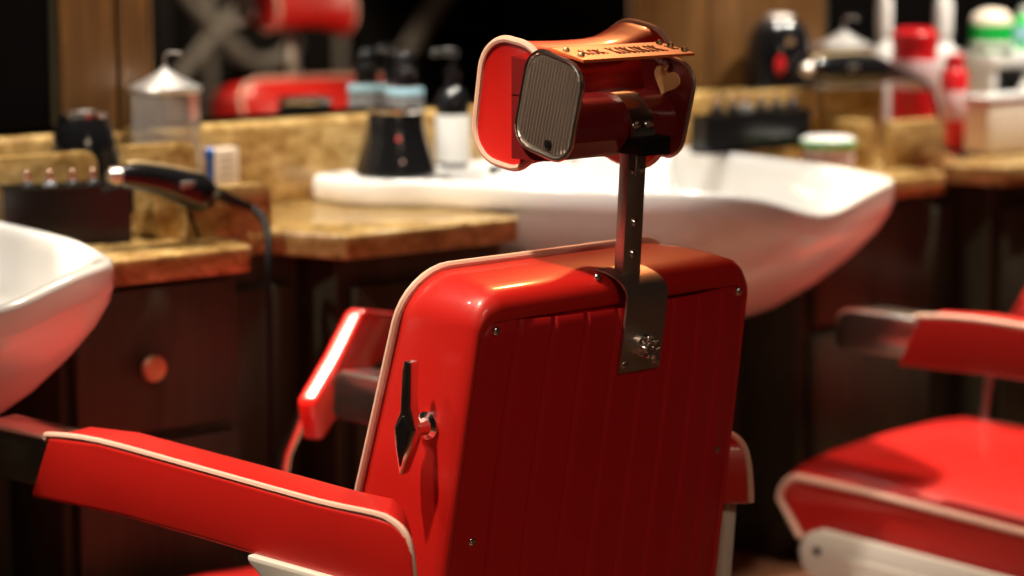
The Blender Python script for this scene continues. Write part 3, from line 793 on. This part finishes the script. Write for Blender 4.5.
# ---- ornamental iron screen at the other side of the room, seen in the mirror
t = thing('iron_screen', (6.9, -1.9, 0), 0, 'pale ornamental iron screen reflected in the mirror', 'screen')
def IS(px, z): return (px - 6.9, 0, z)
bars = [[(6.60, 1.14), (6.70, 1.0), (6.85, .86), (7.0, .74)], [(7.12, 1.14), (7.0, .99), (6.85, .86), (6.66, .68), (6.5, .52)],
        [(6.85, .86), (6.95, .745), (7.08, .69), (7.2, .70), (7.32, .78)]]
for k, bpts in enumerate(bars):
    MB().tube(smooth_path([IS(*p) for p in bpts], 6), .034, 8).build('scroll_bar', M['iron'], t)
for x in (6.45, 6.80, 7.6): MB().box((x - 6.9, .0, 1.1), (.05, .03, 2.2), .006, 1).build('upright', M['iron'] if x != 6.45 else M['black_metal'], t)
MB().box((.45, 0, .03), (2.9, .2, .06), .01, 1).build('foot_rail', M['black_metal'], t)
MB().tube([IS(8.35, 1.1), IS(8.02, .70)], .05, 8).build('scroll_bar', M['iron'], t)
MB().box((1.3, -.02, 1.1), (.05, .03, 2.2), .006, 1).build('upright', M['black_metal'], t)

# ------------------------------------------------------------------ light
WARM = (1, .91, .78)
def spot(name, loc, tgt, w, ang, blend=.5, col=(1, .80, .58), r=.05):
    l = bpy.data.lights.new(name, 'SPOT'); l.energy = w; l.spot_size = math.radians(ang); l.spot_blend = blend
    l.color = col; l.shadow_soft_size = r
    o = bpy.data.objects.new(name, l); COL.objects.link(o); o.location = loc
    o.rotation_euler = (Vector(tgt) - Vector(loc)).to_track_quat('-Z', 'Y').to_euler()
    return o
spot('ceiling_or_added_spot', (1.15, 3.9, 2.7), (1.9, 3.85, .9), 120, 70, col=WARM)
spot('ceiling_or_added_spot', (2.75, 3.95, 2.7), (2.85, 4.0, .9), 230, 60, col=WARM)
spot('ceiling_or_added_spot', (3.9, 3.95, 2.7), (3.8, 3.9, .9), 130, 60, col=WARM)
spot('ceiling_or_added_spot', (5.0, 3.6, 2.7), (4.85, 4.15, 1.0), 300, 60, col=WARM)
spot('ceiling_or_added_spot', (1.3, 2.85, 2.75), (2.1, 2.85, .8), 270, 34, .4)
spot('ceiling_or_added_spot', (2.25, 3.95, 2.7), (2.2, 3.35, .36), 170, 24, .4)  # added spot on the seat so red bounces onto the basin undersides
spot('ceiling_or_added_spot', (3.9, 4.05, 2.7), (2.42, 2.75, 1.05), 120, 24, .4, (1, .33, .11))  # added orange spot for the orange sheen on the backrest top
spot('ceiling_or_added_spot', (3.7, 2.45, 2.7), (4.05, 3.05, .45), 200, 30, .4)
spot('ceiling_or_added_spot', (4.0, 4.0, 2.75), (4.02, 3.1, .33), 370, 24, .4)  # added spot on the second seat, for red bounce under the basin
spot('added_chair_spot', (4.35, 4.1, 2.0), (4.3, 2.6, 1.05), 75, 36, .4)  # unseen helper spot, lights the second chair's front for its reflection
spot('ceiling_or_added_spot', (.2, 4.0, 2.76), (2.53, 3.51, .67), 1500, 6, .4, r=.06)  # added narrow spot that makes the bright glint on the leg rest edge
spot('ceiling_or_added_spot', (6.7, -.9, 2.7), (6.9, -1.9, .8), 140, 60)  # added spot so the iron screen shows up in the mirror
# fill area lamp added behind the camera for the dim general light of the shop
l = bpy.data.lights.new('added_fill', 'AREA'); l.shape = 'RECTANGLE'; l.size = 1.2; l.size_y = .6; l.energy = 38; l.color = (1, .74, .52)
o = bpy.data.objects.new('added_fill', l); COL.objects.link(o); o.location = (1.2, -.4, 2.78)

w = bpy.data.worlds.new('world'); sc.world = w; w.use_nodes = True
w.node_tree.nodes['Background'].inputs[0].default_value = (1, .75, .55, 1)
w.node_tree.nodes['Background'].inputs[1].default_value = .01

# ------------------------------------------------------------------ camera
cam = bpy.data.cameras.new('camera'); co = bpy.data.objects.new('camera', cam); COL.objects.link(co)
cam.sensor_width = 36; cam.lens = 2500 / 1024 * 36
az = math.radians(50.11); pt = math.atan(388 / 2500)
co.location = (0, 0, 1.5)
d = Vector((math.cos(az) * math.cos(pt), math.sin(az) * math.cos(pt), -math.sin(pt)))
co.rotation_euler = d.to_track_quat('-Z', 'Y').to_euler()
cam.dof.use_dof = True; cam.dof.focus_distance = 3.5; cam.dof.aperture_fstop = 2.0
cam.clip_start = .05
sc.camera = co
sc.view_settings.view_transform = 'Standard'; sc.view_settings.look = 'None'
sc.view_settings.gamma = 1; sc.view_settings.use_curve_mapping = False
sc.view_settings.exposure = 0
